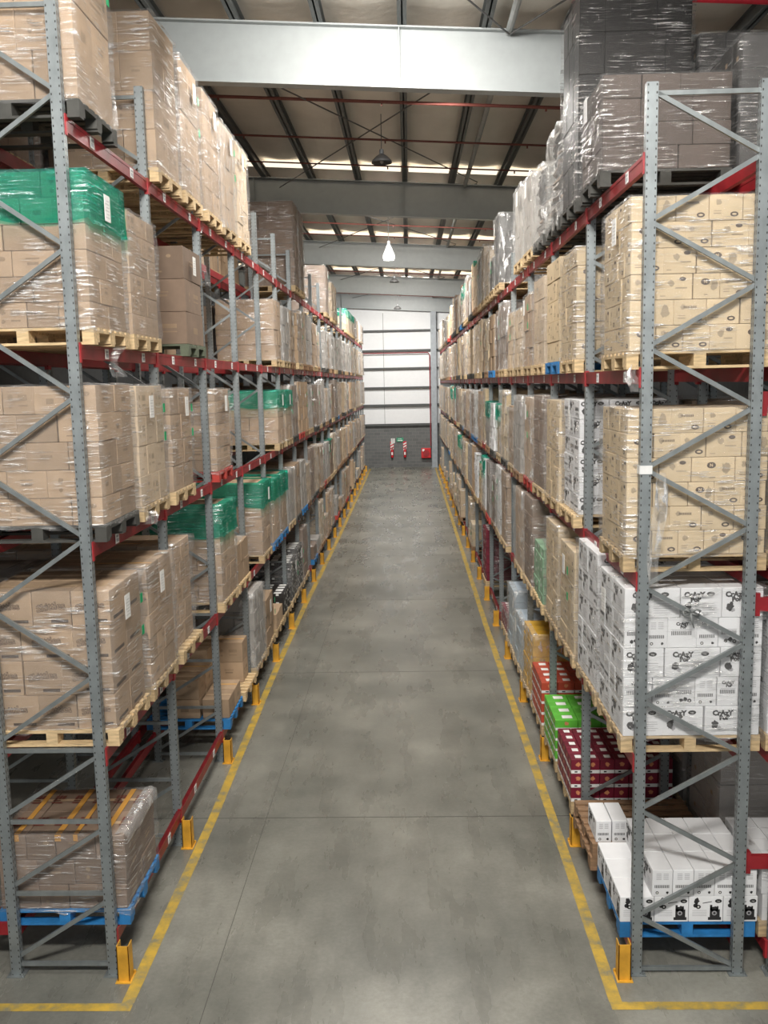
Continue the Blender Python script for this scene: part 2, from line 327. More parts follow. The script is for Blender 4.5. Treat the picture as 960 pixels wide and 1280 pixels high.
# ---------------------------------------------------------------- end wall fittings
ob('sprinkler_pipe', MB().tube([(-8, YW-.2, 7.06), (1.62, YW-.2, 7.06), (1.74, YW-.2, 6.9), (1.74, YW-.2, 1.3)], .035, 8).mesh('riser', simple('dull_red_pipe', (.26, .04, .05), .5)), label='dull red pipe along the end wall girt turning down beside the column', cat='pipe')
def extinguisher(x, lab):
    e = ob('fire_extinguisher', None, loc=(x, YW-.12, .62), label=lab, cat='fire extinguisher', group='fire extinguishers on the end wall')
    ob('cylinder_body', MB().lathe([(0, 0), (.08, 0), (.085, .03), (.085, .42), (.06, .49), (.03, .52), (0, .52)]).mesh('eb', simple('extinguisher_red', (.5, .01, .02), .35), True), e)
    ob('valve', MB().tube([(0, 0, .52), (0, 0, .58)], .02).box(-.02, .05, -.015, .015, .57, .60).box(-.02, .07, -.015, .015, .62, .635).mesh('ev', simple('dark_valve', (.05, .05, .05), .4)), e)
    ob('hose', MB().tube([(.02, 0, .58), (.09, -.02, .54), (.11, -.02, .4), (.10, -.02, .18)], .012).mesh('eh', MC['dark_valve']), e)
    ob('instruction_label', MB().box(-.05, .05, -.089, -.086, .16, .34).mesh('el', PAPER), e)
    b = MB()
    for k in range(3):
        z0 = .42+k*.17; b.add([(-.10, 0, z0), (.10, 0, z0+.1), (.10, 0, z0+.185), (-.10, 0, z0+.085)], [(0, 1, 2, 3)], 1)
    b.box(-.11, .11, .005, .01, .42, 1.0, 0)
    ob('striped_back_board', b.mesh('board', [simple('board_red', (.55, .02, .04), .5), PAPER]), e, loc=(0, .1, 0))
extinguisher(-.68, 'red fire extinguisher on striped board below the small white sign on end wall')
extinguisher(.12, 'red fire extinguisher on striped board right of the green sign on end wall')
def text_poly(s, size, bold=0.0):
    cu = bpy.data.curves.new('txt', 'FONT'); cu.body = s; cu.size = size; cu.align_x = 'CENTER'; cu.align_y = 'CENTER'; cu.offset = bold; cu.resolution_u = 2
    o = bpy.data.objects.new('txt', cu); C.objects.link(o); dg = bpy.context.evaluated_depsgraph_get()
    me = bpy.data.meshes.new_from_object(o.evaluated_get(dg)); v = [tuple(x.co) for x in me.vertices]; f = [tuple(p.vertices) for p in me.polygons]
    bpy.data.objects.remove(o); bpy.data.curves.remove(cu); bpy.data.meshes.remove(me); return v, f
t = ob('safety_sign', None, loc=(-.62, YW-.05, 1.66), label='small white rectangular sign above the first extinguisher on end wall', cat='sign')
ob('sign_plate', MB().box(-.12, .12, 0, .01, -.15, .15).mesh('sp', PAPER), t)
b = MB()
for k in range(4): b.box(-.08, .08-.02*(k % 2), -.003, 0, -.1+k*.055, -.08+k*.055)
b.box(-.06, .06, -.003, 0, .1, .13)
ob('printed_lines', b.mesh('spl', INKG), t)
t = ob('exit_sign', None, loc=(-.18, YW-.05, 1.72), label='green sign with white arrow and lettering bars on grey block wall', cat='sign')
ob('sign_plate', MB().box(-.21, .21, 0, .01, -.12, .12).mesh('sp', simple('sign_green', (.02, .30, .16), .5)), t)
ob('arrow', MB().box(-.15, .1, -.004, 0, -.07, -.03).add([(.1, -.004, -.1), (.17, -.004, -.05), (.1, -.004, 0)], [(0, 1, 2)]).box(-.12, -.02, -.004, 0, .03, .06).box(.0, .1, -.004, 0, .03, .06).mesh('ar', PAPER), t)
t = ob('hose_cabinet', None, loc=(1.44, YW-.26, .56), label='red fire hose cabinet on the block wall beside the column', cat='fire hose cabinet')
cr = ob('cabinet_body', MB().box(-.30, .30, 0, .24, 0, .62).mesh('cb', simple('hose_red', (.55, .015, .02), .4)), t); bevel(cr, .03, 3)
ob('hose_reel', MB().tube([(0, -.04, .3), (0, 0, .3)], .2, 20).mesh('hr', REDB), t); ob('door_label', MB().box(-.24, -.10, -.006, 0, .42, .56).mesh('dl', PAPER), t)
# ---------------------------------------------------------------- lamps
def lamp(x, y, z, lit, lab, ztop=10.79):
    L = ob('high_bay_lamp', None, loc=(x, y, z), label=lab, cat='ceiling lamp', group='high bay lamps over the aisle')
    ob('rod', MB().tube([(0, 0, .2), (0, 0, ztop-z)], .01, 6).mesh('rod', ROD), L)
    if lit:
        ob('reflector', MB().lathe([(.04, .34), (.06, .30), (.1, .22), (.19, .0), (.2, -.1), (.17, -.16)], 24).mesh('rf', simple('white_glass_reflector', (.9, .9, .88), .3, emit=((1, .98, .94), .9)), True), L)
        ob('ballast_housing', MB().tube([(0, 0, .32), (0, 0, .44)], .05, 12).mesh('bh', GREYS), L)
        ob('bulb', MB().lathe([(0, -.1), (.06, -.06), (.06, .06), (0, .1)], 12).mesh('bl', simple('lit_bulb', (1, 1, 1), .3, emit=((1, .96, .88), 12)), True), L)
    else:
        ob('reflector', MB().lathe([(.04, .16), (.06, .14), (.12, .10), (.20, .02), (.215, -.03), (.19, .0), (.10, .08), (.03, .12)], 24).mesh('rf', simple('dark_lamp_shade', (.06, .06, .06), .45), True), L)
        ob('ballast_housing', MB().tube([(0, 0, .14), (0, 0, .24)], .045, 12).mesh('bh', DARKS), L)
        ob('bulb', MB().lathe([(0, -.05), (.04, -.02), (.04, .05), (0, .09)], 12).mesh('bl', simple('grey_bulb', (.3, .3, .3), .2), True), L)
lamp(-.07, 12.4, 9.80, False, 'dark dome lamp hanging nearest, between first and second rafter')
lamp(-.16, 23.3, 9.36, True, 'bright white bell-shaped lamp hanging below the third rafter')
lamp(-.14, 34.4, 9.68, False, 'small grey dome lamp hanging in front of the fourth rafter')
lamp(-.13, 45.2, 9.35, False, 'tiny distant dome lamp hanging just before the end wall')
# ---------------------------------------------------------------- racks
BP = 2.4; NB = 20
LV = {-1: [.42, 2.12, 3.95, 5.62, 7.42], 1: [.28, 2.02, 3.62, 5.32, 7.0]}
XF, XB = 2.345, 3.23          # post centre distances from the aisle axis
def post_mesh(h):
    pr = [(-.045, -.035), (.045, -.035), (.045, .035), (.02, .035), (.02, .028), (.038, .028), (.038, -.028), (-.038, -.028), (-.038, .028), (-.02, .028), (-.02, .035), (-.045, .035)]
    n = len(pr); mb = MB(); mb.v = [(x, y, 0) for x, y in pr]+[(x, y, h) for x, y in pr]
    mb.f = [(i, (i+1) % n, n+(i+1) % n, n+i) for i in range(n)]; mb.f += [tuple(range(n))[::-1], tuple(range(n, 2*n))]; mb.m = [0]*len(mb.f)
    return mb.mesh('post', STEEL)
HF = {-1: 8.35, 1: 7.53}
PM = {h: post_mesh(h) for h in (8.35, 7.53)}
FOOT = MB().box(-.08, .08, -.07, .07, 0, .008).tube([(-.06, .05, 0), (-.06, .05, .03)], .01, 6).tube([(.06, -.05, 0), (.06, -.05, .03)], .01, 6).mesh('foot', STEELB)
def brace_meshes(s, w_, h):
    A = s*w_*-.5; B = s*w_*.5    # A aisle side, B far side (local x)
    segs = []
    if s < 0:
        hz = [.10, .78, 1.46, 2.12]; segs = [((A, z), (B, z)) for z in hz]
        for z in hz[:3]: segs.append(((B, z+.06), (A, z+.62)))
        za = 2.20; k = 0; cur = (B, 2.20)
        while cur[1]+.62 < h:
            nx = (A if cur[0] == B else B, cur[1]+.60); segs.append((cur, nx)); cur = nx
        segs.append(((A, h-.1), (B, h-.1)))
    else:
        cur = (B, .05); segs.append(((A, .04), (B, .04)))
        while cur[1]+.5 < h-.02:
            nx = (A if cur[0] == B else B, cur[1]+.495); segs.append((cur, nx)); cur = nx
        segs.append(((A, h-.08), (B, h-.08)))
    out = []
    for k, (a, b) in enumerate(segs):
        a3 = (a[0], 0, a[1]); b3 = (b[0], 0, b[1]); out.append(MB().bar(a3, b3, .036, .028).mesh('brace', STEELB))
    return out
BRM = {s: brace_meshes(s, XB-XF, HF[s]) for s in (-1, 1)}
GU = MB().box(-.07, .07, -.09, .09, 0, .008).box(-.055, .055, -.06, -.052, 0, .34).box(-.055, -.047, -.06, .05, 0, .34).box(.047, .055, -.06, .05, 0, .34)
GU.tube([(-.06, .07, 0), (-.06, .07, .03)], .012, 6).tube([(.06, .07, 0), (.06, .07, .03)], .012, 6)
GUM = GU.mesh('guard', YEL)
def frame(s, xc, y, row, nth, skip_braces=False):
    h = HF[s]
    e = ob('rack_upright', None, loc=(xc, y, 0), label=('grey galvanised rack frame at the near end of the %s' % row) if nth == 0 else 'grey rack frame of the %s, %s from near end' % (row, ORD[nth]), cat='rack frame', group='upright frames of the '+row, kind='thing')
    hw = (XB-XF)/2
    for q in (-1, 1):
        p = ob('post', PM[h], e, loc=(q*hw, 0, 0)); ob('foot_plate', FOOT, e, loc=(q*hw, 0, 0))
    for m in BRM[s]: ob('brace', m, e)
for s in (-1, 1):
    for k in range(NB+1):
        frame(s, s*(XF+XB)/2, k*BP+.035, SIDE[s], k)
        if True:
            ob('column_guard', GUM, loc=(s*2.22, k*BP-.03, 0), label='yellow floor guard at the %s post of the %s' % (ORD[k], SIDE[s]), cat='column guard', group='yellow column guards')
    for k in range(8): frame(s, s*(3.55+4.43)/2, k*BP+.035+.0, 'back row behind the '+SIDE[s], k)
BM_F = MB().box(-.022, .022, -BP/2+.05, BP/2-.05, -.12, 0).box(-.026, .022, -BP/2+.05, BP/2-.05, -.03, -.0).mesh('beam', RED)
CON = MB().box(-.03, .012, -.04, .0, -.15, .015).mesh('connector', REDB)
CON2 = MB().box(-.03, .012, .0, .04, -.15, .015).mesh('connector', REDB)
LBL = MB().box(-.003, 0, -.05, .05, -.045, .045).mesh('loc_label', PAPER)
LBB = MB()
LBB.box(-.003, 0, -.05, .05, -.045, .045)
for q in range(7): LBB.box(-.0045, -.003, -.035+q*.01, -.03+q*.01, -.03, .0, 1)
LBB.box(-.0045, -.003, -.03, .03, .01, .03, 1)
LBM = LBB.mesh('loc_label', [PAPER, INKG])
LG = MB().box(-.003, 0, -.02, .02, -.04, .03).mesh('loc_tag', STICK)
def beam(s, x, y, z, row, lev, bay, face, lab, labels=True):
    e = ob('rack_beam', None, loc=(x, y, z), rot=(0, 0, 0 if face > 0 else pi), label=lab, cat='rack beam', group='red beams of the '+row, kind='thing')
    ob('beam_bar', BM_F, e); ob('connector', CON if face < 0 else CON, e, loc=(0, BP/2-.0, 0)); ob('connector', CON2, e, loc=(0, -BP/2, 0))
    if labels:
        for q in (-.62, .52): ob('location_label', LBM, e, loc=(-.026, q+rnd.uniform(-.05, .05), -.062))
for s in (-1, 1):
    for l, z in enumerate(LV[s]):
        for b in range(NB):
            y = b*BP+BP/2+.035
            beam(s, s*(XF-.045+.022), y, z, SIDE[s], l, b, s, 'red aisle-side beam on the %s of the %s, %s bay' % (LEVN[l], SIDE[s], ORD[b]), b < 14)
            if b < 6: beam(s, s*(XB+.023), y, z, SIDE[s], l, b, -s, 'red rear beam on the %s of the %s, %s bay' % (LEVN[l], SIDE[s], ORD[b]), False)
            if b < 6: beam(s, s*(3.51), y, z, 'back row', l, b, s, 'red beam of the row behind the %s, %s, %s bay' % (SIDE[s], LEVN[l], ORD[b]), False)
def crossbar(x0, x1, y, z, lab):
    ob('tie_beam', MB().box(x0, x1, y-.025, y+.025, z-.06, z+.06).box(x0, x0+.05, y-.03, y+.03, z-.1, z+.1).mesh('tie', RED), label=lab, cat='rack beam', kind='thing')
crossbar(3.30, 4.4, .12, 5.02, 'red end tie beam beside the right rack frame, upper of three')
crossbar(3.30, 4.4, .12, 3.33, 'red end tie beam beside the right rack frame, middle of three')
crossbar(3.30, 4.4, .12, 1.0, 'red end tie beam beside the right rack frame, lowest of three')
crossbar(-4.4, -3.28, .12, .40, 'red end tie beam beside the left rack frame near the floor')
# ---------------------------------------------------------------- pallets and cartons
def pallet_mesh(mat, w_=1.2, d=1.0):
    mb = MB(); X = w_/2; Y = d/2
    for k in range(7):
        y0 = -Y+k*(d-.09)/6; mb.box(-X, X, y0, y0+.09, .122, .144)
    for x in (-X, -.05, X-.1):
        mb.box(x, x+.1, -Y, Y, .10, .122)
        for y in (-Y, -.07, Y-.14): mb.box(x, x+.1, y, y+.14, .022, .10)
    for y in (-Y, -.05, Y-.1): mb.box(-X, X, y, y+.1, 0, .022)
    return mb.mesh('pallet', mat)
PAL = {k: pallet_mesh(m) for k, m in dict(wood=WOOD, brown=WOODR, blue=PBLUE, red=PRED, dark=PDARK, green=PGRN).items()}
TX = {}
def txt(s, size, bold):
    k = (s, size, bold)
    if k not in TX: TX[k] = text_poly(*k)
    return TX[k]
def decal(mb, w_, d, h, face, items):
    """draw flat marks on a side face: face 0 -Y, 1 +X, 2 +Y, 3 -X; items in (u, v) metres from face centre"""
    ang = [0, pi/2, pi, -pi/2][face]; off = (d/2 if face in (0, 2) else w_/2)+.0012
    ca, sa = cos(ang), sin(ang)
    for vs, fs, mi, lift in items:
        out = []
        for u, v in [(q[0], q[1]) for q in vs]:
            x, y = u, -(off+lift*.0008); out.append((x*ca-y*sa, x*sa+y*ca, v))
        mb.add(out, fs, mi)
def rectp(u0, u1, v0, v1, mi, lift=0): return ([(u0, v0), (u1, v0), (u1, v1), (u0, v1)], [(0, 1, 2, 3)], mi, lift)
def ell(cu, cv, a, b, mi, lift=0, n=14, rot=0): return ([(cu+a*cos(2*pi*i/n)*cos(rot)-b*sin(2*pi*i/n)*sin(rot), cv+b*sin(2*pi*i/n)*cos(rot)+a*cos(2*pi*i/n)*sin(rot)) for i in range(n)], [tuple(range(n))], mi, lift)
def blot(cu, cv, r, mi, R, lift=0, sq=1.0):
    n = 18; return ([(cu+r*R.uniform(.6, 1.1)*cos(2*pi*i/n), cv+sq*r*R.uniform(.6, 1.1)*sin(2*pi*i/n)) for i in range(n)]+[(cu, cv)], [(i, (i+1) % n, n) for i in range(n)], mi, lift)
def tx(s, size, cu, cv, mi, rot=0, bold=0.0, lift=1, arc=0):
    v, f = txt(s, size, bold); c, q = cos(rot), sin(rot)
    return ([(cu+a*c-b*q, cv+a*q+b*c-arc*a*a) for a, b, *_ in v], f, mi, lift)
def marks(style, var, fw_, h, R, face):
    it = []; hu, hv = fw_/2, h/2
    if style == 'cream':
        q = (var+face) % 4
        if q in (0, 1): it += [ell(hu*.5, -hv*.55, .033, .02, 1), ell(hu*.5, -hv*.55, .018, .008, 2, 1), blot(-hu*.45, hv*.4, .026, 3, R), rectp(-hu*.75, -hu*.3, -hv*.5, -hv*.42, 3), rectp(-hu*.75, -hu*.3, -hv*.3, -hv*.24, 3)]
        elif q == 2: it += [ell(-hu*.1, hv*.35, .038, .026, 1), tx('N', .035, -hu*.1, hv*.35, 2, bold=.001), blot(hu*.6, hv*.1, .04, 3, R, 0, 1.4), rectp(-hu*.2, hu*.1, -hv*.72, -hv*.62, 3)]
        else: it += [blot(-hu*.2, hv*.3, .03, 3, R), ell(hu*.45, hv*.6, .028, .016, 1), rectp(hu*.05, hu*.7, -hv*.15, -hv*.05, 3), rectp(-hu*.8, -hu*.5, -hv*.75, -hv*.68, 3)]
        if var == 3: it += [rectp(-hu*.4+k*.012, -hu*.4+k*.012+.007, hv*.3, hv*.5, 1) for k in range(9)]
    elif style == 'white':
        q = (var+face) % 4
        if fw_ > .3:
            it += [tx('CrAzY', .062, -hu*.35, hv*.55, 1, .0, .004), tx('PoP', .055, -hu*.28, hv*.22, 1, .05, .004), ell(hu*.45, hv*.6, .035, .02, 1), tx('toy', .02, hu*.45, hv*.6, 2, lift=2)]
            it += [blot(-hu*.62, -hv*.25, .035, 1, R, 0, 1.2), blot(-hu*.48, -hv*.5, .022, 3, R)]
            it += [rectp(hu*.05, hu*R.uniform(.5, .8), -hv*(.05+.15*k), -hv*(.02+.15*k), 3) for k in range(5)]
        elif q in (0, 2):
            it += [tx('CrAzY', .038, 0, hv*.62, 1, 0, .0022), tx('PoP', .034, .01, hv*.4, 1, 0, .0022)] if q == 0 else [blot(-hu*.3, -hv*.55, .02, 1, R), blot(hu*.1, -hv*.48, .022, 1, R), ell(hu*.5, -hv*.6, .018, .018, 1), ell(hu*.5, -hv*.6, .006, .006, 2, 1)]
            it += [rectp(-hu*.75+k*.011, -hu*.75+k*.011+.006, -.018, .018, 1) for k in range(int(fw_*.75/.011))]
            it += [rectp(-hu*.7, hu*.7, hv*.2, hv*.23, 3)]
        else:
            it += [rectp(-hu*.75+k*.011, -hu*.75+k*.011+.006, -hv*.35, -hv*.12, 1) for k in range(int(fw_*.75/.011))]
            it += [rectp(-hu*.6, -hu*.1, hv*(.3+.13*k), hv*(.34+.13*k), 3) for k in range(4)]+[rectp(hu*.1, hu*.6, hv*(.3+.13*k), hv*(.34+.13*k), 3) for k in range(4)]
            it += [ell(-hu*.5, -hv*.7, .014, .014, 1), ell(-hu*.5, -hv*.7, .007, .007, 2, 1), blot(hu*.5, -hv*.7, .013, 1, R)]
    elif style == 'machine':
        it += [blot(-hu*.55, hv*.65, .025, 1, R, 0, 1.4), ell(-hu*.62, hv*.3, .02, .02, 1), ell(-hu*.45, hv*.2, .022, .02, 1), ell(-hu*.45, hv*.2, .008, .008, 2, 1), ell(hu*.72, hv*.65, .03, .019, 1), tx('toy', .018, hu*.72, hv*.65, 2, lift=2)]
        it += [([( -.03, .055), (.05, .07), (.05, .076), (-.03, .062)], [(0, 1, 2, 3)], 1, 0)]
        bx = hu*.5; it += [rectp(bx-.055, bx+.06, -hv*.85, -hv*.62, 1), rectp(bx-.04, bx+.048, -hv*.62, 0.0, 1), blot(bx, .0, .042, 1, R, 0, .8), rectp(bx-.04, bx-.02, .0, hv*.35, 1), rectp(bx+.02, bx+.035, 0, hv*.25, 1), ell(bx, -hv*.3, .022, .022, 3, 1), ell(bx, -hv*.3, .011, .011, 1, 2)]
        it += [rectp(-hu*.8, hu*.05, -hv*(.1+.14*k), -hv*(.075+.14*k), 3) for k in range(4)]
    elif style == 'candy':
        it += [tx('Skittles', .088, -.005, hv*.15, 1, .13, .0046, 0, .8), tx('Skittles', .088, -.005, hv*.15, 4, .13, .0004, 2, .8), rectp(-hu*.05, hu*.85, -hv*.8, -hv*.62, 1)] if face in (0, 2) else [rectp(-hu*.6, hu*.6, -hv*.8, -hv*.6, 1), rectp(-hu*.5, hu*.3, hv*.4, hv*.5, 3)]
    elif style in ('kraft', 'kraftl', 'kraftd'):
        q = (var+face) % 4
        if q == 0: it += [rectp(-hu*.3, hu*.25, -.012, .012, 3), rectp(-hu*.35, hu*.3, .035, .047, 3)]
        elif q == 1: it += [blot(-hu*.5, .03, .028, 3, R), blot(-hu*.5, -.05, .02, 3, R), rectp(0, hu*.6, .0, .05, 3), rectp(.0, hu*.6, -.05, -.035, 3)]
        elif q == 2: it += [rectp(-hu*.2, hu*.3, -hv*.3, hv*.1, 3)]
        else: it += [ell(hu*.4, hv*.4, .03, .02, 3), rectp(-hu*.6, hu*.1, -hv*.6, -hv*.5, 3)]
    elif style in ('maroon', 'red', 'green'):
        it += [rectp(-hu*.98, hu*.98, -hv*.98, -hv*.5, 2), rectp(-hu*.5, -hu*.1, -hv*.85, -hv*.65, 1, 1), blot(0, hv*.3, .03, 5, R)]
    elif style == 'yellow':
        it += [rectp(-hu*.95, hu*.95, -hv*.9, -hv*.6, 5), rectp(-hu*.5, hu*.2, hv*.0, hv*.3, 2)]
    return it
BASE = dict(cream=CREAM, white=WHITE, machine=WHITE, candy=KRAFT, kraft=KRAFT, kraftl=KRAFTL, kraftd=KRAFTD, deep=DEEPB, tray=BLACKC, grey=GREYC, black=BLACKC, maroon=MAROON, red=REDC, green=GREENC, yellow=YELC, blue=BLUEW, softgreen=SOFTG)
CM = {}
def carton_mesh(w_, d, h, style, var):
    key = (round(w_, 3), round(d, 3), round(h, 3), style, var)
    if key in CM: return CM[key]
    R = random.Random(hash(key[:3]) % 1000+var*7); mb = MB(); X, Y = w_/2, d/2; c = .004
    # chamfered box with slightly bulging sides
    pts = []
    for z, k in ((-h/2, c), (-h/2+c, 0), (h/2-c, 0), (h/2, c)):
        pts += [(-X+k, -Y, z), (X-k, -Y, z), (X, -Y+k, z), (X, Y-k, z), (X-k, Y, z), (-X+k, Y, z), (-X, Y-k, z), (-X, -Y+k, z)] if k == 0 else [(-X+k, -Y+k, z), (X-k, -Y+k, z), (X-k, -Y+k, z), (X-k, Y-k, z), (X-k, Y-k, z), (-X+k, Y-k, z), (-X+k, Y-k, z), (-X+k, -Y+k, z)]
    # keep sides chamfered
    pts = []
    for z, k in ((-h/2, c), (-h/2+c, 0), (h/2-c, 0), (h/2, c)):
        e = X-k; g = Y-k; q = c
        pts += [(-e+q, -g, z), (e-q, -g, z), (e, -g+q, z), (e, g-q, z), (e-q, g, z), (-e+q, g, z), (-e, g-q, z), (-e, -g+q, z)]
    fs = [tuple(range(8))[::-1], tuple(range(24, 32))]
    for r_ in range(3):
        for i in range(8): fs.append((r_*8+i, r_*8+(i+1) % 8, (r_+1)*8+(i+1) % 8, (r_+1)*8+i))
    mb.add(pts, fs, 0)
    for face in range(4): decal(mb, w_, d, h, face, marks(style, var, w_ if face in (0, 2) else d, h, R, face))
    zt = h/2+.001
    if style in ('kraft', 'candy', 'kraftl', 'kraftd', 'cream'): mb.add([(-X+.01, -.025, zt), (X-.01, -.025, zt), (X-.01, .025, zt), (-X+.01, .025, zt)], [(0, 1, 2, 3)], 6 if style == 'kraft' and var == 1 else 7)
    if style in ('maroon', 'red', 'green', 'yellow'): mb.add([(-X*.3, -Y*.5, zt), (X*.6, -Y*.5, zt), (X*.6, Y*.4, zt), (-X*.3, Y*.4, zt)], [(0, 1, 2, 3)], 2)
    ink1 = INK if style in ('white', 'machine', 'maroon', 'red', 'green', 'yellow') else INKB
    base = BASE[style]; under = {'cream': CREAM, 'candy': KRAFT}.get(style, PAPER)
    ink3 = INKG if style in ('white', 'machine') else (simple('cream_ink', (.33, .26, .17), .7) if style in ('cream', 'kraftl') else INKT)
    me = mb.mesh('carton', [base, ink1, under, ink3, simple('print_brown_fill', (.30, .20, .125), .7), ORANGE, TAPE, simple('clear_tape', tuple(min(1, c*1.12) for c in (.42, .30, .19)), .4)])
    CM[key] = me; return me
def split(L, n, k, R, gap=.004):
    """cells along a length, widths mirrored on odd layers"""
    if n == 1: return [(-L/2, L/2)]
    ws = [1+(.35 if (i+k) % n == 0 and n > 2 else 0) for i in range(n)]; s_ = sum(ws); x = -L/2; out = []
    for w_ in ws: out.append((x+gap/2, x+w_*L/s_-gap/2)); x += w_*L/s_
    return out
def cells(W, D, z0, H, nx, ny, nz, seed):
    R = random.Random(seed); out = []
    for k in range(nz):
        zz = z0+k*H/nz
        for i, (x0, x1) in enumerate(split(W, nx[k % len(nx)], k, R)):
            for j, (y0, y1) in enumerate(split(D, ny[k % len(ny)], k, R)):
                out.append((i, j, k, x0, x1, y0, y1, zz, zz+H/nz-.003, len(split(W, nx[k % len(nx)], k, R)), ny[k % len(ny)]))
    return out
FM = {}
def film_mesh(W, D, z0, z1, mat, seed, amp=.022, lean=0.0, top=True, skirt=True):
    key = (round(W, 2), round(D, 2), round(z0, 2), round(z1, 2), mat.name, seed, amp, lean)
    if key in FM: return FM[key]
    R = random.Random(seed); mb = MB(); n = 10; m = 14; per = []
    for side_ in range(4):
        for i in range(n):
            u = i/n; per.append([(-W/2+W*u, -D/2), (W/2, -D/2+D*u), (W/2-W*u, D/2), (-W/2, D/2-D*u)][side_])
    P = len(per); fr = [R.uniform(4, 9) for _ in range(4)]; ph = [R.uniform(0, 6) for _ in range(4)]
    for k in range(m+1):
        z = z0+(z1-z0)*k/m
        for (x, y) in per:
            q = abs(sin(fr[0]*x+fr[1]*z+ph[0])*cos(fr[2]*y-fr[3]*z*.7+ph[1])); dd = .006+amp*q*R.uniform(.5, 1)
            if k == 0 and skirt: dd += .012*R.random()
            s_ = 1+dd/(W/2); s2 = 1+dd/(D/2); mb.v.append((x*s_+lean*(z-z0), y*s2, z+(R.uniform(-.03, .02) if k == 0 else 0)))
    for k in range(m):
        for i in range(P): mb.f.append((k*P+i, k*P+(i+1) % P, (k+1)*P+(i+1) % P, (k+1)*P+i)); mb.m.append(0)
    if top:
        c_ = len(mb.v)
        ins = []
        for (x, y) in per: mb.v.append((x*.84+lean*(z1-z0), y*.84, z1+.008+.012*R.random())); 
        for i in range(P): mb.f.append((m*P+i, m*P+(i+1) % P, c_+(i+1) % P, c_+i)); mb.m.append(0)
    me = mb.mesh('film', mat, True); FM[key] = me; return me
LABM = MB().box(-.003, 0, -.075, .075, -.11, .11)
for q in range(6): LABM.box(-.0042, -.003, -.055, .055-.03*(q % 2), -.08+q*.028, -.076+q*.028, 1)
LABM = LABM.mesh('label', [PAPER, INKG]); STK = MB().box(-.003, 0, -.035, .035, -.045, .045).mesh('sticker', STICK)
STY = {  # style: (nx, ny, layer height, words)
 'kraft': ((3, 2), (2, 3), .29, 'brown carton load'), 'kraftl': ((3, 4), (3, 2), .26, 'pale brown carton load'), 'kraftd': ((3, 2), (2, 2), .33, 'dark brown carton load'),
 'cream': ((5, 4), (3, 4), .215, 'cream printed carton load'), 'white': ((3, 6), (2, 4), .262, 'white printed carton load'), 'candy': ((3,), (2, 3), .30, 'brown candy carton load'),
 'deep': ((3, 2), (2,), .22, 'deep brown wrapped load'), 'grey': ((3, 2), (2, 3), .33, 'grey film-wrapped load'), 'black': ((4, 3), (3,), .3, 'black film-wrapped load'), 'tray': ((4,), (4,), .10, 'black and silver tray load'), 'yellow': ((3,), (3,), .15, 'yellow carton load'), 'blue': ((3, 2), (3, 2), .2, 'pale blue pack load'),
 'softgreen': ((3, 2), (2, 3), .12, 'pale green pack load'), 'maroon': ((5,), (5,), .2, 'maroon tray load')}
FARM = {}
def far_stack(style, h, seed, W=1.16, D=.96):
    key = (style, round(h, 1), seed, W, D)
    if key in FARM: return FARM[key]
    R = random.Random(seed*31+5); nx, ny, lh, _ = STY[style]; nz = max(1, round(h/lh)); mb = MB()
    for (i, j, k, x0, x1, y0, y1, za, zb, ni, nj) in cells(W, D, 0, h, nx, ny, nz, seed):
        dx = R.uniform(-.008, .012); dy = R.uniform(-.008, .008); mi = R.randrange(3) if R.random() < .3 else 0
        if 0 < i < ni-1 and 0 < j < nj-1 and k < nz-1: continue
        mb.box(x0+dx, x1+dx-.002, y0+dy, y1+dy-.002, za, zb-.004, 0)
        if style in ('tray', 'maroon') and k == nz-1 or style == 'tray': mb.add([(x0+.05, y0+.04, zb-.0035), (x1-.06, y0+.04, zb-.0035), (x1-.06, y1-.05, zb-.0035), (x0+.05, y1-.05, zb-.0035)], [(0, 1, 2, 3)], 1)
        if style in ('cream', 'white', 'kraftl', 'maroon', 'tray', 'yellow', 'blue', 'softgreen') or R.random() < .4:
            v = (za+zb)/2+R.uniform(-.04, .04); u = (y0+y1)/2+R.uniform(-.04, .04)
            for sx in (x0+dx-.001, x1+dx+.001): mb.add([(sx, u-.03, v-.02), (sx, u+.03, v-.02), (sx, u+.03, v+.025), (sx, u-.03, v+.025)], [(0, 1, 2, 3)], 1)
            u = (x0+x1)/2; mb.add([(u-.03, y0+dy-.001, v-.02), (u+.03, y0+dy-.001, v-.02), (u+.03, y0+dy-.001, v+.02), (u-.03, y0+dy-.001, v+.02)], [(0, 1, 2, 3)], 1)
    me = mb.mesh('stack', [BASE[style], INK if style == 'white' else (PAPER if style in ('maroon', 'tray', 'yellow', 'blue', 'softgreen') else INKT)]); FARM[key] = me; return me
def slot_y(k): return .12+(k//2)*BP+(k % 2)*1.15+.5
used_labels = {}
